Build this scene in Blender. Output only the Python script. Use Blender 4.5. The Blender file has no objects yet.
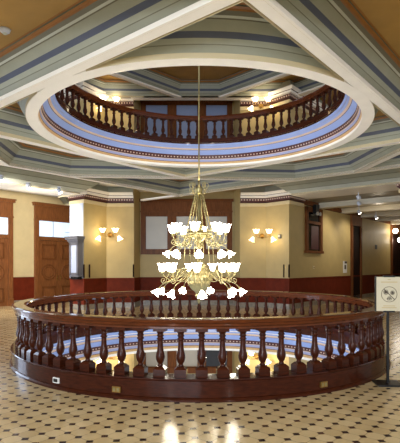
import bpy, math, random
from mathutils import Vector
from math import pi, sin, cos, tan, radians, sqrt, atan2, acos, hypot
random.seed(4)
C = bpy.context.scene.collection
sc = bpy.context.scene

# ------------------------------------------------------------------ picture geometry
F_PX, HZ, CAM_H = 455.0, 266.0, 1.65
CX, CY = 0.0, 8.95                       # centre of the round opening
YAW = radians(5.5)                       # the building is turned a little to the view
AX = (sin(radians(45)-YAW), cos(radians(45)-YAW))     # one building axis, away to the right
NL = (-AX[1], AX[0])                     # the other one, away to the left
def ray(px): return (px-200)/F_PX
def P(px, py, Y): return ((px-200)*Y/F_PX, Y, CAM_H+(HZ-py)*Y/F_PX)
def Zat(py, Y): return CAM_H+(HZ-py)*Y/F_PX

# ------------------------------------------------------------------ mesh helper
class MB:
    def __init__(s): s.v=[]; s.f=[]; s.m=[]; s.mats=[]; s.sm=[]
    def mi(s, mat):
        if mat not in s.mats: s.mats.append(mat)
        return s.mats.index(mat)
    def add(s, vs, fs, mat, smooth=False):
        b=len(s.v); s.v+= [tuple(p) for p in vs]; k=s.mi(mat)
        for f in fs:
            s.f.append([b+i for i in f]); s.m.append(k); s.sm.append(smooth)
    def box(s, c, size, mat, rz=0.0):
        hx,hy,hz=[d/2 for d in size]; ca,sa=cos(rz),sin(rz); vs=[]
        for dz in (-hz,hz):
            for dx,dy in ((-hx,-hy),(hx,-hy),(hx,hy),(-hx,hy)):
                vs.append((c[0]+dx*ca-dy*sa, c[1]+dx*sa+dy*ca, c[2]+dz))
        s.add(vs,[(0,3,2,1),(4,5,6,7),(0,1,5,4),(1,2,6,5),(2,3,7,6),(3,0,4,7)],mat)
    def prism(s, poly, z0, z1, mat):
        n=len(poly); vs=[(x,y,z0) for x,y in poly]+[(x,y,z1) for x,y in poly]
        fs=[tuple(range(n-1,-1,-1)),tuple(range(n,2*n))]+[(i,(i+1)%n,n+(i+1)%n,n+i) for i in range(n)]
        s.add(vs,fs,mat)
    def lathe(s, prof, mats, c=(0,0,0), seg=24, smooth=True, ruffle=None, closed=False):
        """prof: (r,z) list; mats: one or one per segment"""
        n=len(prof)
        for i in range(n-1 if not closed else n):
            a,b=prof[i],prof[(i+1)%n]; m=mats[i] if isinstance(mats,(list,tuple)) else mats
            vs=[]
            for (r,z) in (a,b):
                for k in range(seg):
                    t=2*pi*k/seg; rr,zz=r,z
                    if ruffle: rr,zz=ruffle(r,z,t)
                    vs.append((c[0]+rr*cos(t),c[1]+rr*sin(t),c[2]+zz))
            fs=[(k,(k+1)%seg,seg+(k+1)%seg,seg+k) for k in range(seg)]
            s.add(vs,fs,m,smooth)
    def rev(s, prof, mat, c=(0,0,0), seg=24, ruffle=None):
        """shared vertices: smooth solid of revolution"""
        n=len(prof); vs=[]
        for (r,z) in prof:
            for k in range(seg):
                t=2*pi*k/seg; rr,zz=r,z
                if ruffle: rr,zz=ruffle(r,z,t)
                vs.append((c[0]+rr*cos(t),c[1]+rr*sin(t),c[2]+zz))
        fs=[(i*seg+k,i*seg+(k+1)%seg,(i+1)*seg+(k+1)%seg,(i+1)*seg+k) for i in range(n-1) for k in range(seg)]
        if prof[0][0]>1e-4: fs.append(tuple(range(seg-1,-1,-1)))
        if prof[-1][0]>1e-4: fs.append(tuple((n-1)*seg+k for k in range(seg)))
        s.add(vs,fs,mat,True)
    def tube(s, pts, r, mat, seg=7):
        n=len(pts); vs=[]
        for i,p in enumerate(pts):
            a=pts[max(i-1,0)]; b=pts[min(i+1,n-1)]
            d=[b[j]-a[j] for j in range(3)]; L=sqrt(sum(x*x for x in d)) or 1; d=[x/L for x in d]
            up=(0,0,1) if abs(d[2])<.9 else (0,1,0)
            e1=(d[1]*up[2]-d[2]*up[1], d[2]*up[0]-d[0]*up[2], d[0]*up[1]-d[1]*up[0])
            l=sqrt(sum(x*x for x in e1)); e1=[x/l for x in e1]
            e2=(d[1]*e1[2]-d[2]*e1[1], d[2]*e1[0]-d[0]*e1[2], d[0]*e1[1]-d[1]*e1[0])
            rr=r[i] if isinstance(r,(list,tuple)) else r
            for k in range(seg):
                t=2*pi*k/seg
                vs.append(tuple(p[j]+rr*(cos(t)*e1[j]+sin(t)*e2[j]) for j in range(3)))
        fs=[(i*seg+k,i*seg+(k+1)%seg,(i+1)*seg+(k+1)%seg,(i+1)*seg+k) for i in range(n-1) for k in range(seg)]
        fs+=[tuple(range(seg-1,-1,-1)),tuple((n-1)*seg+k for k in range(seg))]
        s.add(vs,fs,mat,True)
    def xform(s, fn): s.v=[tuple(fn(p)) for p in s.v]; return s
    def build(s, name, parent=None, loc=(0,0,0), rz=0.0, weld=False):
        me=bpy.data.meshes.new(name); me.from_pydata(s.v,[],s.f)
        for m in s.mats: me.materials.append(M[m])
        me.polygons.foreach_set('material_index',s.m); me.polygons.foreach_set('use_smooth',s.sm)
        import bmesh
        bm=bmesh.new(); bm.from_mesh(me)
        if weld: bmesh.ops.remove_doubles(bm,verts=bm.verts,dist=1e-5)
        bmesh.ops.recalc_face_normals(bm,faces=bm.faces); bm.to_mesh(me); bm.free()
        me.update()
        o=bpy.data.objects.new(name,me); C.objects.link(o); o.location=loc; o.rotation_euler[2]=rz
        if parent: o.parent=parent
        return o
def tag(o,label,cat,group=None):
    o['label']=label; o['category']=cat
    if group: o['group']=group
    return o
def struct(o,label=None):
    o['kind']='structure'
    if label: o['label']=label
    return o
def thing(name,label,cat,loc=(0,0,0),rz=0.0,group=None):
    o=bpy.data.objects.new(name,None); C.objects.link(o); o.location=loc; o.rotation_euler[2]=rz
    o.empty_display_size=.1
    return tag(o,label,cat,group)
def copy_tree(o,parent=None):
    c=o.copy(); C.objects.link(c)
    if parent: c.parent=parent
    for ch in list(o.children): copy_tree(ch,c)
    return c
def catmull(pts,n=6):
    out=[]
    for i in range(len(pts)-1):
        p0=pts[max(i-1,0)];p1=pts[i];p2=pts[i+1];p3=pts[min(i+2,len(pts)-1)]
        for k in range(n):
            t=k/n
            out.append(tuple(.5*(2*p1[j]+(p2[j]-p0[j])*t+(2*p0[j]-5*p1[j]+4*p2[j]-p3[j])*t*t+(3*p1[j]-p0[j]-3*p2[j]+p3[j])*t**3) for j in range(3)))
    out.append(tuple(pts[-1])); return out

# ------------------------------------------------------------------ materials
M={}
def lin(c):
    return tuple(((v/255)/12.92 if v/255<=.04045 else ((v/255+.055)/1.055)**2.4) for v in c)
def mat(name,col,rough=.5,var=.08,scale=4.0,metal=0,coat=0,coat_rough=.1,bump=0,emit=None,strength=0,stretch=None,spec=.5,coat_ior=1.5):
    m=bpy.data.materials.new(name); m.use_nodes=True; nt=m.node_tree; N=nt.nodes; L=nt.links
    b=N['Principled BSDF']; b.inputs['Roughness'].default_value=rough; b.inputs['Metallic'].default_value=metal
    b.inputs['Specular IOR Level'].default_value=spec; b.inputs['Coat Weight'].default_value=coat; b.inputs['Coat Roughness'].default_value=coat_rough; b.inputs['Coat IOR'].default_value=coat_ior
    c=lin(col)
    tc=N.new('ShaderNodeTexCoord'); mp=N.new('ShaderNodeMapping'); nz=N.new('ShaderNodeTexNoise')
    L.new(tc.outputs['Object'],mp.inputs['Vector']); L.new(mp.outputs['Vector'],nz.inputs['Vector'])
    if stretch: mp.inputs['Scale'].default_value=stretch
    nz.inputs['Scale'].default_value=scale; nz.inputs['Detail'].default_value=4
    rp=N.new('ShaderNodeValToRGB'); L.new(nz.outputs['Fac'],rp.inputs['Fac'])
    rp.color_ramp.elements[0].position=.3; rp.color_ramp.elements[1].position=.7
    rp.color_ramp.elements[0].color=(*[max(0,x*(1-var)) for x in c],1)
    rp.color_ramp.elements[1].color=(*[min(1,x*(1+var)) for x in c],1)
    L.new(rp.outputs['Color'],b.inputs['Base Color'])
    if bump:
        bp=N.new('ShaderNodeBump'); bp.inputs['Strength'].default_value=bump; bp.inputs['Distance'].default_value=.01
        L.new(nz.outputs['Fac'],bp.inputs['Height']); L.new(bp.outputs['Normal'],b.inputs['Normal'])
    if emit:
        b.inputs['Emission Color'].default_value=(*lin(emit),1); b.inputs['Emission Strength'].default_value=strength
    M[name]=m; return m

mat('plaster_yellow',(184,162,108),.55,.05,3)
mat('plaster_pale',(210,192,148),.6,.05,3)
mat('wainscot_red',(102,37,18),.6,.15,5,spec=.12)
mat('marble_base',(140,132,118),.3,.3,9)
mat('mahogany',(56,22,8),.5,.35,3,coat=.8,coat_rough=.05,coat_ior=1.22,spec=.05,stretch=(3,3,14))
mat('mahogany_rail',(84,40,16),.4,.3,3,coat=1,coat_rough=.05,coat_ior=1.28,spec=.05,stretch=(3,3,14))
mat('oak',(124,76,41),.45,.28,3,coat=.1,spec=.25,coat_rough=.2,stretch=(9,9,1.2))
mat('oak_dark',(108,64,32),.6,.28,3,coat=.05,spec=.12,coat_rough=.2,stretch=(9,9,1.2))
mat('cream',(240,236,228),.6,.03,3)
mat('beige',(196,182,148),.6,.04,3)
mat('grey_green',(148,152,139),.6,.05,4)
mat('grey_mid',(157,162,149),.6,.05,4)
mat('grey_pale',(186,192,184),.6,.04,4)
mat('grey_deep',(112,112,98),.6,.05,4)
mat('blue_stripe',(80,88,110),.6,.06,5)
mat('bronze',(148,98,40),.4,.12,5)
mat('gold_panel',(168,130,62),.45,.10,2.5)
mat('periwinkle',(138,160,214),.55,.04,3)
mat('lilac',(150,158,196),.55,.04,3)
mat('tan_line',(206,180,160),.55,.05,3)
mat('maroon',(70,24,22),.45,.2,8)
mat('gilt',(196,158,104),.4,.1,6)
mat('brass',(158,146,102),.3,.2,8,metal=.9)
mat('brass_dark',(150,116,60),.35,.2,8,metal=.8)
mat('shade_glass',(255,252,245),.3,.01,8,emit=(255,244,222),strength=15)
mat('sconce_glass',(255,246,230),.3,.01,8,emit=(255,226,176),strength=4)
mat('lamp_glow',(255,250,240),.3,.01,8,emit=(255,244,225),strength=18)
mat('frosted',(176,170,158),.35,.05,2)
mat('sky_pane',(150,166,204),.12,.1,.6)  # blue of the reflected sky put into the pane colour
mat('dark_pane',(24,22,22),.1,.5,6)
mat('curtain_red',(70,24,22),.6,.3,6,stretch=(8,8,.6))
mat('daylight_pane',(214,232,246),.2,.06,1.5,emit=(206,230,255),strength=.55)
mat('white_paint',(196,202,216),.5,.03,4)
mat('black_metal',(16,16,17),.4,.2,9,metal=.3)
mat('sign_cream',(192,182,154),.5,.04,5)
mat('ink',(60,44,34),.5,.1,9)
mat('ink_tan',(176,150,100),.5,.1,9)
mat('paper',(228,226,220),.6,.03,6)
mat('dark_door',(32,16,12),.6,.3,4,spec=.1)
mat('grey_box',(84,78,64),.5,.1,8)
mat('case_grey',(92,90,94),.5,.08,6)
mat('case_face',(170,178,200),.25,.05,5)
mat('corridor_ceiling',(150,142,124),.55,.05,2)
mat('corridor_beam',(206,198,178),.5,.05,3)

def floor_mat():
    m=bpy.data.materials.new('octagon_tile'); m.use_nodes=True; nt=m.node_tree; N=nt.nodes; L=nt.links
    b=N['Principled BSDF']
    tc=N.new('ShaderNodeTexCoord'); mp=N.new('ShaderNodeMapping'); mp.vector_type='TEXTURE'
    L.new(tc.outputs['Object'],mp.inputs['Vector'])
    a=.176; mp.inputs['Scale'].default_value=(a,a,a); mp.inputs['Rotation'].default_value=(0,0,radians(45)+YAW)
    sx=N.new('ShaderNodeSeparateXYZ'); L.new(mp.outputs['Vector'],sx.inputs[0])
    def mth(op,x,y=None):
        n=N.new('ShaderNodeMath'); n.operation=op
        for i,q in enumerate((x,y)):
            if q is None: continue
            if isinstance(q,(int,float)): n.inputs[i].default_value=q
            else: L.new(q,n.inputs[i])
        return n.outputs[0]
    fu=mth('PINGPONG',sx.outputs[0],.5); fv=mth('PINGPONG',sx.outputs[1],.5)
    su=mth('ADD',fu,fv)
    dot=mth('LESS_THAN',su,.235); dotg=mth('LESS_THAN',su,.265)
    mn=mth('MINIMUM',fu,fv); gl=mth('LESS_THAN',mn,.014)
    grout=mth('MAXIMUM',dotg,gl)
    # per-tile tone
    fl=N.new('ShaderNodeVectorMath'); fl.operation='FLOOR'; L.new(mp.outputs['Vector'],fl.inputs[0])
    wn=N.new('ShaderNodeTexWhiteNoise'); wn.noise_dimensions='3D'; L.new(fl.outputs[0],wn.inputs['Vector'])
    add=N.new('ShaderNodeVectorMath'); add.operation='ADD'; add.inputs[1].default_value=(.5,.5,.5); L.new(mp.outputs['Vector'],add.inputs[0])
    fl2=N.new('ShaderNodeVectorMath'); fl2.operation='FLOOR'; L.new(add.outputs[0],fl2.inputs[0])
    wn2=N.new('ShaderNodeTexWhiteNoise'); L.new(fl2.outputs[0],wn2.inputs['Vector'])
    def ramp(src,c0,c1,p0=0,p1=1):
        r=N.new('ShaderNodeValToRGB'); L.new(src,r.inputs['Fac'])
        r.color_ramp.elements[0].color=(*lin(c0),1); r.color_ramp.elements[1].color=(*lin(c1),1)
        r.color_ramp.elements[0].position=p0; r.color_ramp.elements[1].position=p1; return r.outputs['Color']
    nz=N.new('ShaderNodeTexNoise'); nz.inputs['Scale'].default_value=2.2; nz.inputs['Detail'].default_value=5; L.new(tc.outputs['Object'],nz.inputs['Vector'])
    mixn=mth('ADD',mth('MULTIPLY',wn.outputs['Value'],.45),mth('MULTIPLY',nz.outputs['Fac'],.6))
    tile=ramp(mixn,(196,170,120),(224,201,153),.2,.85)
    dcol=ramp(wn2.outputs['Value'],(40,18,14),(92,62,44),.55,1)
    def mix(f,x,y):
        n=N.new('ShaderNodeMix'); n.data_type='RGBA'; L.new(f,n.inputs[0])
        for i,q in ((6,x),(7,y)):
            if isinstance(q,tuple): n.inputs[i].default_value=(*lin(q),1)
            else: L.new(q,n.inputs[i])
        return n.outputs[2]
    c=mix(grout,tile,(136,118,86)); c=mix(dot,c,dcol)
    L.new(c,b.inputs['Base Color'])
    rr=N.new('ShaderNodeMapRange'); L.new(nz.outputs['Fac'],rr.inputs[0]); rr.inputs[3].default_value=.12; rr.inputs[4].default_value=.26
    L.new(rr.outputs[0],b.inputs['Roughness'])
    bp=N.new('ShaderNodeBump'); bp.inputs['Strength'].default_value=.10; bp.inputs['Distance'].default_value=.01
    nz2=N.new('ShaderNodeTexNoise'); nz2.inputs['Scale'].default_value=7; L.new(tc.outputs['Object'],nz2.inputs['Vector'])
    L.new(nz2.outputs['Fac'],bp.inputs['Height']); L.new(bp.outputs['Normal'],b.inputs['Normal'])
    M['octagon_tile']=m
floor_mat()

# ------------------------------------------------------------------ floors and ceilings
R_HOLE=3.17
def annulus(mb,r0,ext,z,mt,seg=128):
    vs=[(CX+r0*cos(2*pi*k/seg),CY+r0*sin(2*pi*k/seg),z) for k in range(seg)]
    for k in range(seg):
        t=2*pi*k/seg; c_,s_=cos(t),sin(t)
        x0,x1,y0,y1=ext
        q=min(((x1 if c_>0 else x0)/c_ if abs(c_)>1e-6 else 1e9), ((y1-CY if s_>0 else y0-CY)/s_ if abs(s_)>1e-6 else 1e9))
        vs.append((CX+q*c_,CY+q*s_,z))
    mb.add(vs,[(k,(k+1)%seg,seg+(k+1)%seg,seg+k) for k in range(seg)],mt)
fl=MB(); annulus(fl,R_HOLE,(-24,24,-14,42),0,'octagon_tile'); floor=struct(fl.build('floor'),'cream octagon tile floor with small dark diamond tiles')
fl=MB(); annulus(fl,2.73,(-11,13,2.5,30),4.815,'octagon_tile'); struct(fl.build('floor'))['label']='floor of the gallery above'

Z_S=4.27
PROFILE=[(0,0,None),(0,.07,'beige'),(.06,.14,'grey_green'),(.063,.15,'grey_deep'),(.10,.207,'grey_mid'),(.135,.275,'blue_stripe'),
         (.195,.39,'grey_mid'),(.20,.405,'grey_deep'),(.225,.425,'grey_pale'),(.262,.465,'grey_deep'),(.275,.485,'bronze'),(.31,.495,'bronze'),(.315,.515,'grey_deep'),(.34,.52,'bronze')]
PLAIN=[(0,0,None),(0,.06,'beige'),(.16,.15,'grey_pale'),(.165,.165,'grey_deep'),(.34,.28,'grey_mid'),(.345,.295,'grey_deep'),(.50,.40,'grey_green'),(.51,.42,'grey_deep'),(.66,.50,'grey_green'),(.70,.52,'bronze')]
WIDE=[(d*1.5,h,m) for d,h,m in PROFILE]
def inset(poly,d):
    n=len(poly); out=[]
    A=sum(poly[i][0]*poly[(i+1)%n][1]-poly[(i+1)%n][0]*poly[i][1] for i in range(n))
    sg=1 if A>0 else -1
    for i in range(n):
        p0,p1,p2=poly[i-1],poly[i],poly[(i+1)%n]
        def nrm(a,b):
            dx,dy=b[0]-a[0],b[1]-a[1]; l=hypot(dx,dy); return (-dy/l*sg,dx/l*sg)
        n1,n2=nrm(p0,p1),nrm(p1,p2); k=1+n1[0]*n2[0]+n1[1]*n2[1]
        out.append((p1[0]+d*(n1[0]+n2[0])/k,p1[1]+d*(n1[1]+n2[1])/k))
    return out
def uv(u,v,yaw=YAW):
    return (CX+u*cos(yaw)-v*sin(yaw), CY+u*sin(yaw)+v*cos(yaw))
def coffer(levels_of, profile, z0, yaw, parent, n_name='coffer', scale=1.0):
    mb=MB()
    for i in range(1,len(profile)):
        a,b=profile[i-1],profile[i]
        pa,pb=levels_of(a[0]),levels_of(b[0]); n=len(pa)
        vs=[(*uv(*p,yaw),z0+a[1]) for p in pa]+[(*uv(*p,yaw),z0+b[1]) for p in pb]
        mb.add(vs,[(k,(k+1)%n,n+(k+1)%n,n+k) for k in range(n)],b[2])
    return mb.build(n_name,parent)
def bar(mb,p,q,w,z,mt,yaw=YAW,h=.06):
    dx,dy=q[0]-p[0],q[1]-p[1]; l=hypot(dx,dy); nx,ny=-dy/l*w/2,dx/l*w/2
    poly=[uv(p[0]+nx,p[1]+ny,yaw),uv(p[0]-nx,p[1]-ny,yaw),uv(q[0]-nx,q[1]-ny,yaw),uv(q[0]+nx,q[1]+ny,yaw)]
    mb.prism(poly,z,z+h,mt)

def rot(p,k):
    for _ in range(k): p=(-p[1],p[0])
    return p
R_SI,R_SO=3.0,3.213
L_IN,BW=3.155,.17
cb=MB(); annulus(cb,3.205,(-11,24,2.2,42),Z_S+.52,'gold_panel')
ceil=struct(cb.build('ceiling'),'coffered ceiling with gold panels and grey stepped mouldings')
def corner_levels(k):
    def f(d):
        ph=acos((L_IN-d)/(R_SO+d)); a0=radians(45)-ph; n=80
        pts=[(0,(L_IN-d)*sqrt(2))]
        for i in range(n+1):
            t=a0-2*a0*i/n                       # from the left cusp to the right cusp
            pts.append(((R_SO+d)*-sin(t),(R_SO+d)*cos(t)))
        return [rot(p,k) for p in pts]
    return f
for k in range(4): coffer(corner_levels(k),PROFILE,Z_S,YAW,ceil)
SQ,S2=4.67,8.05
so=(L_IN+BW)*sqrt(2)
trap=[(-SQ,SQ*0+so-SQ),(-SQ,S2-SQ),(-(S2-SQ),SQ),(-(so-SQ),SQ)]
for k in range(4):
    pl=[rot(p,k) for p in trap]; coffer(lambda d,pl=pl:inset(pl,d),WIDE if k in (0,3) else PROFILE,Z_S,YAW,ceil)
q=SQ+BW
tri=[(-(S2-q),q),(S2-q,q),(0,S2)]
for k in (0,1,3):
    pl=[rot(p,k) for p in tri]; coffer(lambda d,pl=pl:inset(pl,d),PROFILE,Z_S,YAW,ceil)
S2o=S2+BW*sqrt(2); S3=8.2*sqrt(2)
r2=sqrt(2)
def Luv(o,a): return ((a-o)/r2,(a+o)/r2)
def Ruv(o,b): return ((o+b)/r2,(o-b)/r2)
oS=S2o/r2
outer=[Luv(oS,-7.5),(0,S2o),Ruv(oS,8),Ruv(8.2,8),Ruv(8.2,-2.4),Ruv(9.8,-2.4),(5.2,11.2),(-4.8,11.2),Luv(9.6,3.1),Luv(8.2,3.1),Luv(8.2,-7.5)]
coffer(lambda d:inset(outer,d),PLAIN,Z_S,YAW,ceil)
st=MB()
dm=(L_IN+BW/2)*sqrt(2); z=Z_S
for k in range(4):
    bar(st,rot((0,dm+.05),k),rot((-dm-.05,0),k),BW,z,'cream'); z+=.0004
    e_=5.2 if k==2 else 3.36; bar(st,rot((-e_,SQ+BW/2),k),rot((e_,SQ+BW/2),k),BW,z,'cream'); z+=.0004
sm2=S2+BW/2*sqrt(2)
for k in (0,1,3): 
    bar(st,rot((.1,sm2+.1),k),rot((-9.6,sm2-9.6),k),BW,z,'cream'); z+=.0004
st.build('ceiling_strip',ceil)

# wide beams where the side corridors begin
def beam(offdir,alongdir,o0,o1,a0,a1,z0,z1,mt,name,parent=None):
    pts=[]
    for o,a in ((o0,a0),(o1,a0),(o1,a1),(o0,a1)):
        pts.append((CX+offdir[0]*o+alongdir[0]*a, CY+offdir[1]*o+alongdir[1]*a))
    mb=MB(); mb.prism(pts,z0,z1,mt); return mb.build(name,parent)
BX=(AX[1],-AX[0])                      # along B to the right and nearer
b1=struct(beam(NL,AX,8.2,9.45,-9,3.40,4.30,4.83,'cream','beam')); b1['label']='wide cream beam over the left corridor mouth'
b2=struct(beam(AX,BX,8.2,9.6,-2.42,9,4.27,4.83,'cream','beam')); b2['label']='wide cream beam over the right corridor mouth'

# ring mouldings round each opening
RP=[(3.170,.02,None),(3.170,0,'mahogany'),(3.168,-.07,'periwinkle'),(3.163,-.085,'cream'),(3.163,-.12,'periwinkle'),(3.158,-.13,'tan_line'),(3.158,-.165,'tan_line'),(3.152,-.17,'maroon'),(3.152,-.285,'periwinkle'),
    (3.140,-.29,'maroon'),(3.137,-.375,'maroon'),(3.135,-.39,'tan_line'),(3.126,-.45,'lilac'),(3.121,-.46,'maroon'),(3.111,-.485,'gilt'),(3.111,-.52,'gilt'),(3.111,-.58,'cream'),(3.206,-.58,'cream'),(3.206,-.50,'cream')]
RPU=[(2.72,.02,None),(2.725,-.005,'mahogany'),(2.755,-.05,'periwinkle'),(2.775,-.055,'lilac'),(2.80,-.095,'periwinkle'),(2.825,-.10,'tan_line'),(2.84,-.125,'tan_line'),(2.85,-.13,'maroon'),(2.93,-.235,'periwinkle'),
    (2.925,-.245,'maroon'),(2.95,-.335,'maroon'),(2.965,-.345,'tan_line'),(2.975,-.40,'lilac'),(2.98,-.41,'maroon'),(2.99,-.425,'gilt'),(3.0,-.46,'gilt'),(3.0,-.51,'cream'),(3.206,-.51,'cream'),(3.206,-.44,'cream')]
def ring_trim(zf,name,label,RP=RP,rb=3.076,zb=-.348):
    mb=MB()
    mb.lathe([(r,z) for r,z,_ in RP],[m for _,_,m in RP[1:]],(CX,CY,zf),160)
    n=220                                   # small carved beads along the dark band
    for k in range(n):
        t=2*pi*k/n
        mb.box((CX+rb*cos(t),CY+rb*sin(t),zf+zb),(.02,.030,.024),'tan_line',t)
    return struct(mb.build(name,weld=False),label)
ring_trim(4.78,'trim_1','blue and cream moulding round the opening overhead',RPU,2.934,-.292)
ring_trim(0,'trim_2','blue and cream moulding round the floor opening',RP,3.136,-.333)

# ------------------------------------------------------------------ walls
def seg_frame(p,q):
    dx,dy=q[0]-p[0],q[1]-p[1]; l=hypot(dx,dy); return l,atan2(dy,dx),(dx/l,dy/l)
def offset_run(pts,side,d):
    out=[]; n=len(pts)
    for i in range(n):
        ns=[]
        for a,b in ((i-1,i),(i,i+1)):
            if a<0 or b>=n: continue
            l,an,dd=seg_frame(pts[a],pts[b]); ns.append((dd[1]*side,-dd[0]*side))
        if len(ns)==1: ox,oy=ns[0]
        else:
            k=1+ns[0][0]*ns[1][0]+ns[0][1]*ns[1][1]; ox,oy=(ns[0][0]+ns[1][0])/k,(ns[0][1]+ns[1][1])/k
        out.append((pts[i][0]+ox*d,pts[i][1]+oy*d))
    return out
def wall_run(name,pts,z0,h,side,parent=None,wains=1.18,mt='plaster_yellow',red=True,label=None,th=.15):
    """pts left to right as seen from the room; room lies on the right-hand... side = +1/-1 tells the outward normal"""
    mb=MB(); wb=MB(); bb=MB()
    def shell(m,d0,d1,a,b,mtt):
        A=offset_run(pts,side,d0); B=offset_run(pts,side,d1); n=len(pts)
        for i in range(n-1):
            m.prism([A[i],A[i+1],B[i+1],B[i]],a,b,mtt)
    shell(mb,0,-th,z0,z0+h,mt)
    shell(wb,.02,-.01,z0+.2,z0+wains-.05,'wainscot_red'); shell(wb,.045,-.01,z0+wains-.05,z0+wains,'wainscot_red')
    shell(bb,.03,-.01,z0,z0+.2,'marble_base')
    w=struct(mb.build(name,parent),label)
    if red: wb.build('wainscot',w); bb.build('baseboard',w)
    return w
def entablature(name,pts,z,side,parent,s=1.0):
    """moulded cornice following a wall run, mitred; z = top"""
    prof=[(0,-.52,None),(.05,-.52,'plaster_pale'),(.06,-.40,'plaster_pale'),(.03,-.38,'plaster_pale'),(.03,-.36,'maroon'),(.10,-.33,'maroon'),(.11,-.20,'maroon'),(.20,-.19,'cream'),(.22,-.12,'cream'),(.26,-.11,'maroon'),(.27,-.09,'cream'),(.33,-.02,'cream'),(.33,.0,'cream'),(.20,.02,'grey_deep'),(.10,.30,'grey_mid'),(-.1,.30,'grey_mid')]
    n=len(pts)
    def off(d):
        out=[]
        for i in range(n):
            ns=[]
            for a,b in ((i-1,i),(i,i+1)):
                if a<0 or b>=n: continue
                l,an,dd=seg_frame(pts[a],pts[b]); ns.append((dd[1]*side,-dd[0]*side))
            if len(ns)==1: ox,oy=ns[0]
            else:
                k=1+ns[0][0]*ns[1][0]+ns[0][1]*ns[1][1]; ox,oy=(ns[0][0]+ns[1][0])/k,(ns[0][1]+ns[1][1])/k
            out.append((pts[i][0]+ox*d,pts[i][1]+oy*d))
        return out
    mb=MB()
    for i in range(1,len(prof)):
        a,b=prof[i-1],prof[i]; pa,pb=off(a[0]*s),off(b[0]*s)
        vs=[(*p,z+a[1]*s) for p in pa]+[(*p,z+b[1]*s) for p in pb]
        mb.add(vs,[(k,k+1,n+k+1,n+k) for k in range(n-1)],b[2])
    ring=off(.112*s)                          # dentils
    for p,q in zip(ring[:-1],ring[1:]):
        l,a,d=seg_frame(p,q); m=int(l/(.10*s))
        for k in range(m):
            t=(k+.5)/m; mb.box((p[0]+(q[0]-p[0])*t,p[1]+(q[1]-p[1])*t,z-.265*s),(.05*s,.03,.05*s),'tan_line',a)
    return mb.build(name,parent)

YF,YC=18.1,19.2
def XY(px,Y): return (ray(px)*Y,Y)
LC=XY(84,17.0); LS=XY(106.5,YF); LE=XY(134,YF)
LB=(LC[0]+NL[0]*.86,LC[1]+NL[1]*.86)
RC=XY(289,17.3); RS=XY(266,YF); RE=XY(240,YF)
RB=(RC[0]+AX[0]*1.15,RC[1]+AX[1]*1.15)
AL,AR=XY(140,YC),XY(234,YC)
fl_pts=[LB,LC,LS,LE,(AL[0],YC)]; fr_pts=[(AR[0],YC),RE,RS,RC,RB]
def storey(z0,h,tagname,ztop,left_ext=0,right_ext=0):
    """the three-sided end of the hall: two angled piers with an alcove between"""
    lp=list(fl_pts); rp=list(fr_pts)
    if left_ext: lp=[(LB[0]+NL[0]*left_ext,LB[1]+NL[1]*left_ext)]+lp
    if right_ext: rp=rp+[(RB[0]+AX[0]*right_ext,RB[1]+AX[1]*right_ext)]
    a=wall_run('wall_left_pier',lp,z0,h,1,label='left angled yellow wall of the '+tagname)
    b=wall_run('wall_right_pier',rp,z0,h,1,label='right angled yellow wall of the '+tagname)
    c=wall_run('wall_alcove',[(AL[0]-.2,YC),(AR[0]+.2,YC)],z0,h,1,label='recessed yellow wall of the '+tagname)
    entablature('cornice',lp[:-1],ztop,1,a); entablature('cornice',rp[1:],ztop,1,b)
    return a,b,c
mainL,mainR,mainC=storey(0,4.83,'main hall',4.53)
upL,upR,upC=storey(4.85,4.2,'gallery above',8.36,6,6)
loL,loR,loC=storey(-4.85,4.8,'floor below',-.33,6,6)
pf=MB(); w_=.86
l_,a_,d_=seg_frame(LB,LC)
pf.prism([(LB[0]-d_[1]*0,LB[1]),(LC[0]-d_[0]*.03,LC[1]-d_[1]*.03),(LC[0]-d_[0]*.03+d_[1]*.03,LC[1]-d_[1]*.03-d_[0]*.03),(LB[0]+d_[1]*.03,LB[1]-d_[0]*.03)],1.19,4.05,'white_paint'); pf.build('pilaster_face',mainL)  # panel over the yellow wall; daylight on this side put into its colour
# corner guards
def guards(w,pts,z):
    mb=MB()
    for x,y in pts: mb.box((x,y,z+1.46),(.045,.045,.50),'dark_door',.6)
    mb.build('corner_guard',w)
guards(mainL,[(LC[0],LC[1]-.01),(LC[0]+.16,LC[1]+.19),(LE[0]-.02,LE[1]-.02)],0)
guards(mainR,[(RC[0],RC[1]-.01),(RC[0]-.16,RC[1]+.17)],0)

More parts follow.
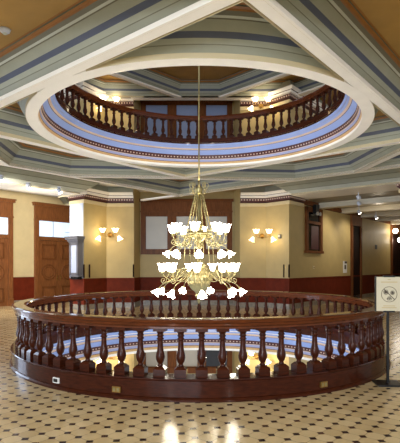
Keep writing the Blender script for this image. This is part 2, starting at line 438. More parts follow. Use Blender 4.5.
# ------------------------------------------------------------------ alcove windows
def alcove_window(idx,z0,zs,panes,label):
    zt,zh,pt,pb,zb=zs
    o=bpy.data.objects.new('window_%d'%idx,None); C.objects.link(o); struct(o,label)
    Y=YC-.06; f=MB()
    def X(px): return ray(px)*YC
    xl,xr=X(141),X(232)
    hx=(xl+xr)/2; W=xr-xl
    f.box((hx,YC-.05,z0+(zh+zt)/2),(W,.10,zt-zh),'oak_dark')
    f.box((hx,YC-.08,z0+zt-.05),(W+.1,.16,.10),'oak_dark'); f.box((hx,YC-.07,z0+zh+.02),(W+.04,.14,.06),'oak_dark')
    f.box((hx,YC-.07,z0+(zb+pb)/2),(W,.14,pb-zb),'oak_dark')
    f.box((hx,YC-.05,z0+(zh+pt)/2),(W,.10,zh-pt),'oak_dark')
    xs=[(X(145.5),X(168)),(X(176),X(198)),(X(205.5),X(227.5))]
    edges=[xl]+[e for p in xs for e in p]+[xr]
    for i in range(0,8,2):
        f.box(((edges[i]+edges[i+1])/2,YC-.05,z0+(pt+pb)/2),(edges[i+1]-edges[i],.10,pt-pb),'oak_dark')
    f.build('window_frame',o)
    for (a,b),mt in zip(xs,panes):
        g=MB(); g.box(((a+b)/2,YC-.02,z0+(pt+pb)/2),(b-a,.02,pt-pb),mt); g.build('pane',o)
        e=MB(); w=.025
        for zz in (pt-w/2,pb+w/2): e.box(((a+b)/2,YC-.04,z0+zz),(b-a,.04,w),'oak_dark')
        for xx in (a+w/2,b-w/2): e.box((xx,YC-.04,z0+(pt+pb)/2),(w,.04,pt-pb),'oak_dark')
        e.build('sash',o)
    return o
alcove_window(1,0,(4.46,3.92,3.76,2.34,2.14),('frosted','frosted','frosted'),'wide wood framed window with frosted panes behind the chandelier')
alcove_window(2,4.85,(3.96,3.7,3.60,1.5,1.2),('sky_pane',)*3,'wood framed window with blue panes in the gallery above')
alcove_window(3,-4.85,(4.46,3.92,3.76,2.24,2.0),('frosted','frosted','dark_pane'),'wood framed window on the floor below')

# ------------------------------------------------------------------ upper ceiling
ZU=8.2
uc=MB(); uc.add([(-11,7,ZU+.55),(11,7,ZU+.55),(11,24,ZU+.55),(-11,24,ZU+.55)],[(0,1,2,3)],'gold_panel')
ceil2=struct(uc.build('ceiling'),'coffered ceiling of the gallery above')
US=9.6
cen=[(-(US-4.9),4.9),(US-4.9,4.9),(.85,US-.85),(-.85,US-.85)]
def scaled(k): return [(d*k,h,m) for d,h,m in PROFILE]
coffer(lambda d:inset(cen,d),scaled(1.3),ZU,0,ceil2)
wl=[(-.85-.17,US-.85),(-(US-4.9)-.15,4.9),(-5.6,6.4),(-4.75,7.55),(-3.75,8.68),(-2.2,8.75)]
coffer(lambda d:inset(wl,d),scaled(1.1),ZU,0,ceil2)
wr=[(-x,y) for x,y in wl]
coffer(lambda d:inset(wr,d),scaled(1.1),ZU,0,ceil2)
us=MB()
bar(us,(-.75,US-.75),(-6,US-6),.17,ZU,'cream',0); bar(us,(.75,US-.75),(6,US-6),.17,ZU+.0004,'cream',0)
bar(us,(-2.7,8.9),(2.7,8.9),.3,ZU+.0008,'cream',0); bar(us,(-6,4.82),(6,4.82),.16,ZU+.0012,'cream',0)
bar(us,(-3.6,8.8),(-5.9,6.2),.26,ZU+.0016,'cream',0); bar(us,(3.6,8.8),(5.9,6.2),.26,ZU+.002,'cream',0)
us.build('ceiling_strip',ceil2)

# ------------------------------------------------------------------ left wall with doors
L0=(-8.06,18.8)
def t_at(S,px):
    r=ray(px); return (r*S[1]-S[0])/(AX[0]-AX[1]*r)
def along(S,t,out=0.0,n=None):
    n=n or (AX[1],-AX[0]); return (S[0]+AX[0]*t+n[0]*out,S[1]+AX[1]*t+n[1]*out)
ANG=atan2(AX[1],AX[0])
wall_run('wall_left',[along(L0,-4),along(L0,6.5)],0,4.83,1,mt='plaster_pale',label='pale yellow wall with the two double doors on the left')
lc=MB(); lc.prism([along(L0,-6,.0),along(L0,7,.0),along(L0,7,5),along(L0,-6,5)],4.775,4.80,'cream')
struct(lc.build('ceiling'),'cream flat ceiling over the left corridor')
def double_door(idx,tc,label):
    o=bpy.data.objects.new('door_%d'%idx,None); C.objects.link(o); struct(o,label)
    o.location=(*along(L0,tc),0); o.rotation_euler[2]=ANG
    # local: x along wall, -y toward the room
    f=MB(); hw=1.20; jw=.19
    for s in (-1,1):
        f.box((s*(hw-jw/2),-.06,1.83),(jw,.12,3.66),'oak')
        f.box((s*(hw-jw/2),-.075,.15),(jw+.02,.15,.30),'oak')
    f.box((0,-.06,3.98),(2*hw,.12,.66),'oak'); f.box((0,-.09,4.33),(2*hw+.14,.18,.10),'oak'); f.box((0,-.11,4.40),(2*hw+.2,.22,.05),'oak')
    f.box((0,-.08,3.68),(2*hw+.02,.16,.07),'oak')
    f.box((0,-.05,2.87),(2*hw-2*jw,.10,.17),'oak')
    f.build('door_frame',o)
    g=MB(); g.box((0,-.02,3.31),(2*hw-2*jw,.02,.72),'daylight_pane'); g.build('transom',o)
    tf=MB(); tf.box((-.28,-.035,3.31),(.035,.03,.72),'white_paint'); tf.box((.6,-.035,3.2),(.5,.03,.03),'white_paint'); tf.build('transom_bar',o)
    for s in (-1,1):
        w=hw-jw-.008; cx=s*(w/2+.004); d=MB()
        d.box((cx,-.025,1.39),(w,.05,2.78),'oak')
        def raised(zc,hh):
            
            for q_ in (-1,1): d.box((cx+q_*w*.31,-.07,zc),(.05,.05,hh),'oak_dark'); d.box((cx,-.07,zc+q_*hh/2),(w*.62+.05,.05,.05),'oak_dark')  # mouldings darker than the leaf: relief shade put into their colour
            d.box((cx,-.062,zc),(w*.48,.03,hh-.16),'oak')
        raised(2.28,.62); raised(.45,.55)
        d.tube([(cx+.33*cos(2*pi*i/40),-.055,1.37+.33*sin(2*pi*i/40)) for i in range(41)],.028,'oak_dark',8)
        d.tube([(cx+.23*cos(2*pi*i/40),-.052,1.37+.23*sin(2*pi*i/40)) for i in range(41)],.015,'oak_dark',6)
        leaf=d.build('door_leaf',o)
        h=MB(); h.box((s*.08,-.055,1.10),(.05,.012,.22),'brass_dark'); h.tube([(s*.08,-.06,1.13),(s*.08,-.10,1.13),(s*.15,-.105,1.13)],.012,'brass_dark'); h.build('door_handle',leaf)
    return o
double_door(1,t_at(L0,12)-1.21,'wooden double door cut by the left edge')
double_door(2,t_at(L0,58),'wooden double door with round panels beside the left pier')

# ------------------------------------------------------------------ right corridor
S=(RB[0],RB[1])
th_t=t_at
rw=wall_run('wall_right',[along(S,.02,-.06),along(S,24,-.06)],0,4.45,1,label='long yellow wall of the right corridor')
rc=MB(); rc.prism([along(S,-.1,-.1),along(S,24,-.1),along(S,24,7),along(S,-.1,7)],4.30,4.34,'corridor_ceiling')
rcl=struct(rc.build('ceiling'),'low beamed ceiling of the right corridor')
for k in range(9):
    t=1.4+k*2.4; b=MB()
    b.prism([along(S,t,0),along(S,t+.42,0),along(S,t+.42,7),along(S,t,7)],4.10,4.30,'corridor_beam')
    b.prism([along(S,t-.08,0),along(S,t+.50,0),along(S,t+.50,7),along(S,t-.08,7)],4.22,4.30,'corridor_beam')
    b.build('ceiling_beam',rcl)
cm=MB(); cm.prism([along(S,0,-.06),along(S,24,-.06),along(S,24,.06),along(S,0,.06)],4.12,4.30,'oak_dark'); cm.build('cornice',rw)
ew=MB(); ew.prism([along(S,24,-.2),along(S,24.3,-.2),along(S,24.3,8),along(S,24,8)],0,4.4,'plaster_yellow'); struct(ew.build('wall_corridor_end'))
RO=(6.42,14.55)
ro=[RO,along(RO,26)]
wall_run('wall_far_right',[along(RO,24),RO,(RO[0]+5,RO[1]-4.1)],0,4.83,1,label='yellow pier at the right edge')
entablature('cornice',[along(RO,3),RO,(RO[0]+5,RO[1]-4.1)],4.5,1,bpy.data.objects['wall_far_right'])
# window in the right wall
def right_item(px0,px1): return t_at(S,px0),t_at(S,px1)
def rwall_obj(name,t,z,out=0.0):
    o=bpy.data.objects.new(name,None); C.objects.link(o); o.location=(*along(S,t,-.06+out),z); o.rotation_euler[2]=ANG; return o
t0,t1=right_item(306,322); w=t1-t0; tm=(t0+t1)/2
wo=struct(rwall_obj('window_4',tm,0),'dark wood framed window on the right wall')
f=MB(); z0,z1=Zat(253,S[1]+tm*AX[1]),Zat(208,S[1]+tm*AX[1]); hh=z1-z0
for s in (-1,1): f.box((s*(w/2-.08),-.05,(z0+z1)/2),(.16,.10,hh),'oak_dark')
f.box((0,-.05,z1-.1),(w,.10,.20),'oak_dark'); f.box((0,-.05,z1-.62),(w,.08,.12),'oak_dark'); f.box((0,-.06,z0+.04),(w+.1,.14,.10),'oak_dark'); f.build('window_frame',wo)
g=MB(); g.box((0,-.015,(z0+z1)/2),(w-.3,.02,hh-.2),'dark_pane'); g.build('pane',wo)
g=MB(); g.box((.12,-.03,(z0+z1)/2-.3),(w*.45,.02,hh-.9),'curtain_red'); g.build('blind',wo)
# doors of the right wall
for idx,(a,b) in enumerate(((351.5,361.5),(391.5,402))):
    t0,t1=right_item(a,b); w=t1-t0; tm=(t0+t1)/2
    Yd=S[1]+tm*AX[1]; zt=Zat(214 if idx==0 else 224,Yd); zh=Zat(226 if idx==0 else 234,Yd)
    o=struct(rwall_obj('door_%d'%(3+idx),tm,0),'dark doorway in the right wall' if idx==0 else 'second dark doorway further along the right wall')
    f=MB(); f.box((0,-.05,(zt+zh)/2),(w,.10,zt-zh),'oak')
    for s in (-1,1): f.box((s*(w/2-.07),-.05,zh/2),(.14,.10,zh),'oak_dark')
    f.build('door_frame',o)
    d=MB(); d.box((0,-.015,zh/2),(w-.28,.03,zh),'dark_door');  # leaf closes an open doorway, whose darkness is put into the colour
    for zc,h_ in ((.6,.8),(1.6,.8),(2.6,.8)): d.box((0,-.035,zc),(w*.5,.02,h_),'dark_door')
    d.build('door_leaf',o)

# ------------------------------------------------------------------ balustrades
R_B=3.30
def baluster_mesh():
    mb=MB(); z0=.27; z1=.885
    mb.box((0,0,z0+.05),(.150,.135,.10),'mahogany')
    # sloped shoulder of the base block
    a,b=.075,.0675
    vs=[(-a,-b,z0+.10),(a,-b,z0+.10),(a,b,z0+.10),(-a,b,z0+.10),(-.04,-.04,z0+.135),(.04,-.04,z0+.135),(.04,.04,z0+.135),(-.04,.04,z0+.135)]
    mb.add(vs,[(0,1,5,4),(1,2,6,5),(2,3,7,6),(3,0,4,7),(4,5,6,7)],'mahogany')
    prof=[(.040,.13),(.030,.15),(.028,.162),(.036,.175),(.048,.195),(.056,.225),(.058,.25),(.053,.285),(.043,.32),(.037,.36),(.034,.41),(.033,.45),(.034,.46),(.046,.467),(.046,.478),(.035,.485),(.035,.50),(.044,.507),(.044,.517),(.036,.525),(.038,.54),(.05,.56),(.062,.575)]
    mb.rev([(r,z+z0) for r,z in prof],'mahogany',(0,0,0),16)
    mb.box((0,0,z0+.592),(.155,.14,.045),'mahogany')
    return mb
_bal=None
def balustrade(zf,n,phase,label,dz=0.0):
    global _bal
    o=thing('balustrade',label,'balustrade',(CX,CY,zf))
    cur=MB(); cp=[(3.17,.0),(3.17,.24+dz),(3.155,.245+dz),(3.155,.275+dz),(3.44,.275+dz),(3.445,.262+dz),(3.43,.245+dz),(3.43,.05),(3.445,.045),(3.46,.025),(3.46,.0)]
    cur.lathe(cp,'mahogany',(0,0,0),160,smooth=True,closed=True); cur.build('curb',o)
    hr=MB()
    hp=[(3.225,.875),(3.225,.905),(3.205,.915),(3.205,.94),(3.185,.955),(3.180,.975),(3.195,.992),(3.23,1.0),(3.39,1.0),(3.425,.993),(3.435,.978),(3.43,.958),(3.405,.945),(3.40,.915),(3.375,.90),(3.375,.875)]
    hr.lathe(hp,'mahogany_rail',(0,0,dz),160,smooth=True,closed=True); hr.build('handrail',o)
    for k in range(n):
        t=-pi/2+2*pi*(k+phase)/n
        if _bal is None: b=baluster_mesh().build('baluster',o); _bal=b
        else:
            b=_bal.copy(); C.objects.link(b); b.parent=o
        b.location=(R_B*cos(t),R_B*sin(t),dz); b.rotation_euler[2]=t+pi/2
    return o
balustrade(0,80,.08,'dark mahogany round balustrade standing on the tile floor')
ub=balustrade(4.78,80,.3,'mahogany round balustrade of the gallery above, seen through the ceiling opening',-.105)
ub.scale=(.865,.865,.83)

# ------------------------------------------------------------------ outlets on the curb
def on_curb(px,py,R=3.43):
    r=ray(px); a=r*r+1; b=-2*CY; c=CY*CY-R*R
    Y=(-b-sqrt(b*b-4*a*c))/(2*a); x=r*Y; return x,Y,Zat(py,Y),atan2(Y-CY,x)
for px,py,lab,plate,face in ((57,380,'black and white outlet box on the left of the curved curb','paper','black_metal'),
                 (117,389,'brass outlet plate left of centre on the curved curb','brass_dark','brass'),
                 (323,384,'brass outlet plate on the right of the curved curb','brass_dark','brass')):
    x,Y,z,t=on_curb(px,py)
    o=thing('outlet',lab,'outlet',(x,Y,z),t+pi/2)
    b=MB(); b.box((0,-.014,0),(.115,.02,.072),plate); b.build('plate',o)
    b=MB()
    for s in ((-1,1) if plate!='paper' else (0,)): b.box((s*.026,-.026,0),(.034 if s else .08,.008,.045),face)
    b.build('socket',o)

# ------------------------------------------------------------------ chandelier
def up_shade():
    mb=MB()
    def ruf(r,z,t):
        k=max(0,(z-.05)/.105); return r*(1+.07*k*cos(7*t)), z+.010*k*cos(7*t)
    mb.rev([(.030,.0),(.055,.010),(.072,.034),(.083,.075),(.092,.120),(.118,.155),(.112,.155),(.085,.120),(.075,.075),(.062,.036),(.03,.014)],'shade_glass',(0,0,0),40,ruf)
    return mb
def down_shade():
    mb=MB()
    def ruf(r,z,t):
        k=max(0,(-z-.06)/.08); return r*(1+.10*k*cos(6*t)), z-.010*k*cos(6*t)
    mb.rev([(.022,.0),(.030,-.006),(.040,-.03),(.052,-.06),(.062,-.09),(.080,-.12),(.096,-.135),(.088,-.135),(.056,-.095),(.044,-.06),(.03,-.02)],'shade_glass',(0,0,0),36,ruf)
    return mb
def spiral(cx,cz,r0,r1,a0,turns,n=18):
    return [((cx+(r0+(r1-r0)*i/n)*cos(a0+turns*2*pi*i/n)),0,cz+(r0+(r1-r0)*i/n)*sin(a0+turns*2*pi*i/n)) for i in range(n+1)]
ch=thing('chandelier','tall brass chandelier with two tiers of glowing glass shades hanging through the opening','chandelier',(CX-.02,CY,0))
r=MB(); r.tube([(0,0,3.2),(0,0,ZU+.52)],.014,'brass',8); r.tube([(0,0,1.0),(0,0,3.25)],.030,'brass',10); r.build('rod',ch)
cn=MB(); cn.rev([(.0,ZU+.42),(.10,ZU+.45),(.12,ZU+.53),(.0,ZU+.545)],'brass',(0,0,0),20); cn.build('ceiling_rose',ch)
cr=MB(); cr.rev([(.03,3.06),(.07,3.08),(.06,3.12),(.085,3.16),(.06,3.20),(.03,3.24),(.02,3.32)],'brass',(0,0,0),20)
for k in range(8):
    t=2*pi*k/8; sp=[(.05+p[0],p[1],3.2+p[2]) for p in spiral(.08,.04,.065,.014,-pi/2,1.2)]
    cr.tube([(x*cos(t),x*sin(t),z) for x,_,z in sp],.007,'brass',5)
    sp=[(.05+p[0],p[1],3.12+p[2]) for p in spiral(.085,-.0,.055,.012,pi/2,-1.2)]
    cr.tube([(x*cos(t),x*sin(t),z) for x,_,z in sp],.006,'brass',5)
cr.build('crown',ch)
def twist(p,q,r,n=26):
    mb=MB()
    for s in (0,pi):
        pts=[]
        for i in range(n+1):
            t=i/n; a=t*2*pi*6+s; c=[p[j]+(q[j]-p[j])*t for j in range(3)]
            pts.append((c[0]+r*cos(a),c[1]+r*sin(a),c[2]))
        mb.tube(pts,.0075,'brass',5)
    return mb
for k in range(6):
    t=2*pi*k/6+.2
    s=twist((.07*cos(t),.07*sin(t),3.08),(.25*cos(t),.25*sin(t),2.34),.012)
    s.tube([(.25*cos(t),.25*sin(t),2.34),(.27*cos(t),.27*sin(t),2.2),(.30*cos(t),.30*sin(t),1.62)],.008,'brass',5)
    s.build('suspension_rod',ch)
# baskets of scrollwork and the gadrooned bowl
def gad(n,k): return lambda r,z,t:(r*(1+k*abs(sin(n*t/2))),z)
bk=MB(); bk.rev([(.03,2.52),(.06,2.50),(.09,2.44),(.06,2.40),(.05,2.36),(.10,2.33),(.18,2.30),(.17,2.24),(.10,2.18),(.05,2.12),(.05,2.06),(.08,2.02),(.03,1.98)],'brass',(0,0,0),48,gad(12,.08))
for rr,zz in ((.25,2.34),(.27,2.22)):
    bk.tube([(rr*cos(2*pi*i/40),rr*sin(2*pi*i/40),zz) for i in range(41)],.010,'brass',5)
for k in range(16):
    t=2*pi*k/16
    for pts in ([(.18+p[0],0,2.27+p[2]) for p in spiral(.02,.0,.05,.012,-pi/2,1.3)],):
        bk.tube([(x*cos(t),x*sin(t),z) for x,_,z in pts],.006,'brass',5)
bk.build('upper_basket',ch)
bw=MB(); bw.rev([(.04,1.72),(.10,1.70),(.13,1.66),(.10,1.63),(.15,1.58),(.20,1.48),(.215,1.38),(.195,1.28),(.14,1.20),(.08,1.15),(.05,1.10),(.07,1.07),(.055,1.03),(.03,1.0),(.035,.97),(.02,.94),(.0,.90)],'brass',(0,0,0),72,gad(18,.10))
bw.tube([(.32*cos(2*pi*i/48),.32*sin(2*pi*i/48),1.60) for i in range(49)],.010,'brass',5)
bw.build('gadrooned_bowl',ch)
def tier(n,ph,rup,zup,rdn,zdn,hub_r,hub_z,upsz,dnsz):
    proto_u=proto_d=None
    for k in range(n):
        t=2*pi*k/n+ph
        # arm to an upright bowl, ending in a scroll
        if proto_u is None:
            a=MB()
            pts=catmull([(hub_r,0,hub_z-.02),(hub_r+(rup-hub_r)*.35,0,hub_z-.16),(hub_r+(rup-hub_r)*.75,0,hub_z-.13),(rup-.005,0,zup-.05)],7)
            a.tube(pts,.009,'brass',6)
            sx=rup-.02; a.tube([(sx+p[0],0,zup-.165+p[2]) for p in spiral(.0,.0,.065,.012,pi*.9,1.4)],.008,'brass',5)
            a.tube(catmull([(hub_r+.02,0,hub_z-.05),(hub_r+(rup-hub_r)*.55,0,hub_z+.06),(sx-.06,0,zup-.13)],6),.007,'brass',5)
            a.rev([(.0,zup-.06),(.035,zup-.052),(.024,zup-.03),(.042,zup-.004),(.03,zup+.006),(0,zup+.006)],'brass',(rup,0,0),14)
            A=a.build('gas_arm',ch); s=up_shade().xform(lambda p:(p[0]*upsz,p[1]*upsz,p[2])).build('glass_bowl',A,(rup,0,zup)); proto_u=A
        else: A=copy_tree(proto_u,ch)
        A.rotation_euler[2]=t
        if proto_d is None:
            a=MB(); ti=radians(38)
            st_=(rdn-.0,0,zdn+.075)
            pts=catmull([(hub_r*.9,0,hub_z+.06),(hub_r+.03,0,hub_z+.05),(hub_r+(rdn-hub_r)*.35,0,hub_z-.10),(st_[0]-.09,0,st_[2]+.10),(st_[0],0,st_[2])],7)
            a.tube(pts,.009,'brass',6)
            b=MB(); b.rev([(.0,.03),(.022,.025),(.030,.0),(.024,-.012),(0,-.012)],'brass',(0,0,0),14)
            b.xform(lambda p:(st_[0]+p[0]*cos(ti)-p[2]*sin(ti),p[1],st_[2]+p[0]*sin(ti)+p[2]*cos(ti)))
            o_=len(a.v); a.v+=b.v; a.f+=[[i+o_ for i in q_] for q_ in b.f]; a.m+=b.m; a.sm+=b.sm
            A=a.build('electric_arm',ch)
            s=down_shade().xform(lambda p:(p[0]*dnsz*cos(ti)-p[2]*dnsz*sin(ti),p[1]*dnsz,p[0]*dnsz*sin(ti)+p[2]*dnsz*cos(ti))).build('glass_bell',A,st_); proto_d=A
        else: A=copy_tree(proto_d,ch)
        A.rotation_euler[2]=t+pi/n*.35
tier(8,radians(-98),.53,2.30,.58,1.87,.18,2.20,.86,.84)
tier(9,radians(-93),.72,1.54,.80,1.13,.24,1.52,.80,.88)

# ------------------------------------------------------------------ wall sconces
def sconce_proto():
    o=bpy.data.objects.new('wall_sconce',None); C.objects.link(o)
    b=MB(); b.rev([(0,0),(.10,.0),(.095,.02),(.05,.03),(.03,.06),(0,.065)],'brass_dark',(0,0,0),24); b.xform(lambda p:(p[0],-p[2],p[1])); b.box((0,.14,0),(.05,.28,.05),'brass_dark'); b.build('backplate',o)
    for s in (-1,1):
        a=MB(); a.tube(catmull([(0,-.05,0),(s*.10,-.14,-.06),(s*.24,-.20,-.03),(s*.25,-.20,.06)],6),.010,'brass_dark',6)
        a.rev([(.0,.04),(.03,.05),(.02,.07),(.04,.09),(0,.095)],'brass_dark',(s*.25,-.20,0),12); A=a.build('arm',o)
        sh=up_shade(); sh.mats=['sconce_glass']; sh.xform(lambda p:(p[0]*1.15,p[1]*1.15,p[2]*.95)).build('glass_shade',A,(s*.25,-.20,.09))
        a=MB(); a.tube(catmull([(0,-.05,0),(s*.15,-.12,.03),(s*.32,-.16,-.01),(s*.36,-.17,-.06)],6),.009,'brass_dark',6); A=a.build('arm',o)
        sh=down_shade(); sh.mats=['sconce_glass']; ti=s*radians(25)
        sh.xform(lambda p:(p[0]*1.25*cos(ti)-p[2]*1.25*sin(ti)*1,p[1]*1.25,p[0]*1.25*sin(ti)+p[2]*1.25*cos(ti))).build('glass_shade',A,(s*.36,-.17,-.05))
    return o
def place_sconce(o,px,py,Yw,rz,label,group,power=9):
    x,y,z=P(px,py,Yw); o.location=(x,y,z); o.rotation_euler[2]=rz; tag(o,label,'wall lamp',group)
    l=bpy.data.lights.new('sconce_light','POINT'); l.energy=power; l.color=(1,.85,.60); l.shadow_soft_size=.12
    lo=bpy.data.objects.new('sconce_light',l); C.objects.link(lo); lo.location=(x,y-.55,z+.02)
sp0=sconce_proto()
place_sconce(sp0,110,235,YF-.30,0,'four light brass sconce glowing on the left yellow wall','wall sconces of the main hall',12)
s2=copy_tree(sp0); place_sconce(s2,262,236,YF-.30,0,'four light brass sconce glowing on the right yellow wall','wall sconces of the main hall',12)
s3=copy_tree(sp0); place_sconce(s3,261,106,YF-.30,0,'lit sconce on the right gallery wall above, behind the upper balusters','wall sconces of the gallery',9)
s4=copy_tree(sp0); place_sconce(s4,111,106,YF-.30,0,'lit sconce on the left gallery wall above, behind the upper balusters','wall sconces of the gallery',9)
s5=copy_tree(sp0); place_sconce(s5,257,357,YF-.30,0,'lit sconce on the right wall of the floor below, seen between balusters','wall sconces of the floor below',40)
s6=copy_tree(sp0); place_sconce(s6,111,357,YF-.30,0,'lit sconce on the left wall of the floor below, seen between balusters','wall sconces of the floor below',40)

# ------------------------------------------------------------------ display case on the left pier
fc=((LB[0]+LC[0])/2,(LB[1]+LC[1])/2); fang=atan2(LC[1]-LB[1],LC[0]-LB[0])
nx,ny=sin(fang),-cos(fang)
dc=thing('display_case','grey glazed display case with a cornice on the side of the left pier','display case',(fc[0]+nx*.045+.13,fc[1]+ny*.045-.107,0),fang)
b=MB(); W=.54; zb,zt=1.30,2.52
b.box((0,-.11,(zb+zt)/2),(W,.20,zt-zb),'case_grey')
for s in (-1,1): b.box((s*(W/2-.05),-.22,(zb+zt)/2),(.10,.03,zt-zb),'case_grey')
b.box((0,-.22,zb+.05),(W,.03,.10),'case_grey'); b.box((0,-.22,zt-.05),(W,.03,.10),'case_grey'); b.build('case_body',dc)
b=MB()
for i,(o_,h_) in enumerate(((.02,.06),(.06,.06),(.11,.07),(.13,.04))): b.box((0,-.12-o_/2,zt+sum((.06,.06,.07,.04)[:i])+h_/2),(W+2*o_,.23+o_,h_),'case_grey')
b.build('cornice',dc)
b=MB(); b.box((0,-.213,(zb+zt)/2),(W-.2,.02,zt-zb-.2),'case_face'); b.build('glass_front',dc)
b=MB(); b.box((0,-.11,zb-.03),(W+.04,.22,.05),'case_grey')
for k in range(5): b.box((-W/2+.08+k*(W-.16)/4,-.12,zb-.10),(.06,.20,.10),'black_metal')
b.build('bracket',dc)

# ------------------------------------------------------------------ small fixtures
def spot(px,py,z,label,lit,zc,grp,power=260,aim=(-.35,.8,-.5)):
    Y=F_PX*(z-CAM_H)/(HZ-py); x=ray(px)*Y
    o=thing('spotlight',label,'spotlight',(x,Y,z),0,grp)
    b=MB(); b.tube([(0,0,.05),(0,0,zc-z)],.018,'white_paint',8); b.box((0,0,zc-z-.012),(.12,.12,.024),'white_paint'); b.build('stem',o)
    b=MB(); b.rev([(0,.09),(.055,.085),(.065,.0),(.08,-.07),(.07,-.07),(0,-.05)],'white_paint',(0,0,0),18)
    ti=radians(28); b.xform(lambda p:(p[0]*cos(ti)-p[2]*sin(ti),p[1],p[0]*sin(ti)+p[2]*cos(ti))); b.build('head',o)
    b=MB(); b.rev([(0,-.066),(.066,-.068),(.05,-.085),(0,-.09)],'lamp_glow' if lit else 'frosted',(0,0,0),18)
    b.xform(lambda p:(p[0]*cos(ti)-p[2]*sin(ti),p[1],p[0]*sin(ti)+p[2]*cos(ti))); b.build('lens',o)
    if lit:
        l=bpy.data.lights.new('spotlight_beam','SPOT'); l.energy=power; l.color=(1,.90,.74); l.spot_size=radians(110); l.spot_blend=.7; l.shadow_soft_size=.06
        lo=bpy.data.objects.new('spotlight_beam',l); C.objects.link(lo); lo.location=(x+.1,Y+.12,z-.12)
        d=Vector(aim); lo.rotation_euler=d.to_track_quat('-Z','Y').to_euler()
    return o
g='white spotlights under the left beam'
spot(1,178.5,4.20,'white spotlight at the left edge under the cream beam',True,4.30,g)
spot(28.5,186.5,4.18,'white spotlight under the cream beam, above the gap between the doors',True,4.30,g)
spot(59.5,191,4.16,'white spotlight under the cream beam next to the left pier',True,4.30,g,110,(-.7,.7,-.4))
g='corridor spotlights'
spot(359,212,3.92,'brightly lit spotlight under the corridor ceiling above the first dark doorway',True,4.30,g,60,(-.6,.3,-.7))
spot(376,217,3.90,'small spotlight in the corridor, one further from the bright one',True,4.30,g,60,(-.6,.3,-.7))
spot(358.5,197.5,4.10,'unlit spotlight on the corridor ceiling nearest the hall',False,4.30,g)
spot(359,203.5,4.02,'unlit spotlight just below the nearest one on the corridor ceiling',False,4.30,g)
# globe lamps at the far doorway
for px,py,lab in ((395.5,231,'glowing globe lamp by the second dark doorway'),(400,240,'lower glowing globe lamp cut by the right edge')):
    t=t_at(S,px)-1.0; x,y=along(S,t,.45); Y=y; x=ray(px)*Y; z=Zat(py,Y)
    o=thing('globe_lamp',lab,'lamp',(x,Y,z),0,'globe lamps at the corridor end')
    b=MB(); b.rev([(.0,-.14),(.08,-.12),(.14,-.03),(.13,.06),(.07,.13),(0,.14)],'lamp_glow',(0,0,0),20); b.build('globe',o)
    b=MB(); b.tube([(0,0,.12),(0,0,4.09-z)],.012,'brass_dark',6); b.rev([(0,.12),(.06,.125),(.05,.16),(0,.17)],'brass_dark',(0,0,0),14); b.build('stem',o)
# smoke detector
Zg=Z_S+.52; Y=F_PX*(Zg-.03-CAM_H)/(HZ-31.5); 
o=thing('smoke_detector','round white smoke detector on the gold ceiling panel','smoke detector',(ray(5)*Y,Y,Zg))
b=MB(); b.rev([(0,-.055),(.035,-.055),(.045,-.04),(.06,-.038),(.07,-.015),(.075,0),(0,0)],'white_paint',(0,0,0),28); b.build('housing',o)
b=MB(); b.rev([(0,-.066),(.028,-.064),(.03,-.05),(0,-.05)],'grey_pale',(0,0,0),20); b.build('sensor',o)
# thermostat on the right pier
l,a,d=seg_frame(RS,RC)
t=.62; bx,by=RS[0]+(RC[0]-RS[0])*t,RS[1]+(RC[1]-RS[1])*t
o=thing('thermostat','small grey thermostat box right of the right sconce','thermostat',(bx,by,Zat(236.5,by)),a)
b=MB(); b.box((0,-.025,0),(.13,.05,.16),'grey_box'); b.build('housing',o); b=MB(); b.box((0,-.055,.02),(.09,.012,.06),'frosted'); b.build('dial_window',o)
# notice, plaque, switch, emergency light
def on_right(px,py):
    t=t_at(S,px); x,y=along(S,t,-.06); return (x,y,Zat(py,y))
o=thing('wall_notice','white paper notice on the right wall beside the first dark doorway','notice',on_right(346,267),ANG)
b=MB(); b.box((0,-.012,0),(.42,.02,.56),'paper'); b.build('sheet',o); b=MB(); b.box((.06,-.026,.22),(.26,.008,.10),'ink'); b.box((0,-.026,0),(.2,.006,.2),'grey_box'); b.build('print',o)
o=thing('wall_plaque','small dark plaque on the wall between the two dark doorways','plaque',on_right(377,247),ANG)
b=MB(); b.box((0,-.012,0),(.32,.02,.24),'grey_box'); b.build('plate',o); b=MB(); b.box((-.08,-.026,0),(.1,.008,.16),'ink'); b.box((.08,-.026,0),(.1,.008,.16),'ink'); b.build('panel',o)
o=thing('switch_plate','pale switch plate on the right wall below the dark window','switch',on_right(315,267.5),ANG)
b=MB(); b.box((0,-.008,0),(.16,.016,.13),'plaster_pale'); b.build('plate',o); b=MB(); b.box((-.03,-.02,0),(.02,.016,.04),'brass_dark'); b.box((.03,-.02,0),(.02,.016,.04),'brass_dark'); b.build('toggle',o)
ex,ey,ez=on_right(314,211)
o=thing('emergency_light','black emergency light with two lamp heads over the dark window','emergency light',(ex+BX[0]*.17,ey+BX[1]*.17,ez),ANG)
b=MB(); b.box((-.05,.0,.05),(.30,.16,.36),'black_metal'); b.build('battery_box',o)
for s in (-1,1):
    b=MB(); b.rev([(0,.06),(.05,.05),(.085,-.02),(.07,-.03),(0,-.03)],'frosted',(0,0,0),16); b.xform(lambda p:(p[0]+.02+s*.13,-.10+p[2],-.14+p[1])); b.build('lamp_head',o)

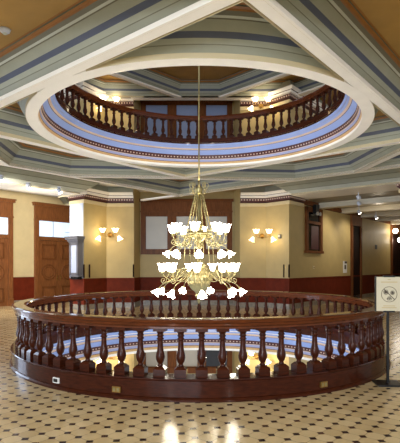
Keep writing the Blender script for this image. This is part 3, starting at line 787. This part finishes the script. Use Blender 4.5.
# ------------------------------------------------------------------ sign on a stand
SX,SY=2.62,6.35
sg=thing('sign_stand','black floor stand holding a cream prohibition sign beside the balustrade','sign',(SX,SY,0),radians(-4))
b=MB(); b.box((.0,.0,.012),(.34,.30,.024),'black_metal'); b.build('base',sg)
b=MB(); b.box((0,0,.76),(.03,.03,1.48),'black_metal'); b.build('pole',sg)
b=MB(); bx=.005; zc=1.262; w,h=.345,.475
for s in (-1,1): b.box((bx+s*(w/2+.008),-.03,zc),(.016,.03,h+.02),'black_metal')
for s in (-1,1): b.box((bx,-.03,zc+s*(h/2+.006)),(w*.45,.03,.022),'black_metal')
b.box((bx,-.022,zc),(w+.01,.012,h),'black_metal'); b.build('sign_frame',sg)
b=MB(); b.box((bx,-.036,zc),(w,.014,h),'sign_cream'); brd=b.build('sign_board',sg)
k=MB(); R=.105; cz=zc-.005; yy=-.046
k.tube([(bx+R*cos(2*pi*i/48),yy,cz+R*sin(2*pi*i/48)) for i in range(49)],.0032,'ink',6)
k.tube([(bx-R*.70,yy,cz+R*.70),(bx+R*.70,yy,cz-R*.70)],.0048,'ink',6)
def disc(m,x,z,r,mt,sq=1.0,n=14): m.add([(x+r*cos(2*pi*i/n),yy+.0005,z+r*sq*sin(2*pi*i/n)) for i in range(n)],[tuple(range(n))],mt)
def blob(m,x,z,r):
    for i in range(6):
        a=2*pi*i/6; m.tube([(x+r*.55*cos(a)+r*.42*cos(2*pi*j/10),yy,z+r*.55*sin(a)+r*.42*sin(2*pi*j/10)) for j in range(11)],.0028,'ink',5)
blob(k,bx-.046,cz+.030,.034); blob(k,bx+.044,cz+.022,.030)
for s in (-1,0,1): k.tube([(bx+s*.012,yy,cz-.03),(bx+s*.028,yy,cz-.075)],.004,'ink',5)
k.box((bx,yy,cz-.058),(.07,.004,.006),'ink'); k.box((bx,yy,cz-.078),(.05,.004,.006),'ink')
k.build('symbol',brd)
k=MB()
k.box((bx,yy+.002,zc+.200),(.04,.004,.008),'ink_tan'); k.box((bx,yy+.002,zc+.165),(.22,.004,.010),'ink_tan'); k.box((bx,yy+.002,zc-.165),(.16,.004,.008),'ink_tan'); k.box((bx,yy+.002,zc-.19),(.20,.004,.008),'ink_tan')
k.build('caption_rule',brd)

# ------------------------------------------------------------------ light
w=bpy.data.worlds.new('World'); sc.world=w; w.use_nodes=True
bg=w.node_tree.nodes['Background']; bg.inputs[0].default_value=(.88,.93,1.0,1); bg.inputs[1].default_value=.75
def point(loc,e,col,r=.2):
    l=bpy.data.lights.new('lamp_light','POINT'); l.energy=e; l.color=col; l.shadow_soft_size=r
    o=bpy.data.objects.new('lamp_light',l); C.objects.link(o); o.location=loc; return o
warm=(1,.86,.66)

def daylight(loc,aim,sx,sy,e,col):
    l=bpy.data.lights.new('window_daylight','AREA'); l.shape='RECTANGLE'; l.size=sx; l.size_y=sy; l.energy=e; l.color=col  # bare area light added for daylight; its window is assumed, none is built
    o=bpy.data.objects.new('window_daylight',l); C.objects.link(o); o.location=loc
    o.rotation_euler=Vector(aim).to_track_quat('-Z','Z').to_euler()
daylight((-11.5,12.5,2.2),(1,.12,.16),6,3.2,420,(.62,.76,1.0))  # added out of view on the left, for assumed windows there
daylight((-4,-10,2.6),(.25,1,.10),9,4,1300,(.78,.88,1.0))  # added behind the camera, standing in for assumed windows
point((-2.6,-2.5,2.9),200,(1,.93,.84),.3); point((2.6,-2.5,2.9),200,(1,.93,.84),.3)  # unseen lamps added behind the camera to brighten the hall
# corridor lamps
t=t_at(S,359); x,y=along(S,3,2.0); point((x,y,3.6),14,warm,.1)
x,y=along(S,11,1.5); point((x,y,3.4),20,warm,.1)
# ------------------------------------------------------------------ camera
cam=bpy.data.cameras.new('Camera'); co=bpy.data.objects.new('Camera',cam); C.objects.link(co)
co.location=(0,0,CAM_H); co.rotation_euler=(pi/2,0,0)
cam.sensor_fit='HORIZONTAL'; cam.sensor_width=36; cam.lens=F_PX/400*36; cam.shift_y=(HZ-221.5)/400
cam.clip_end=200
sc.camera=co
sc.view_settings.view_transform='Standard'; sc.view_settings.look='None'; sc.view_settings.gamma=1; sc.view_settings.use_curve_mapping=False
sc.view_settings.exposure=0.53
sc.cycles.use_denoising=True
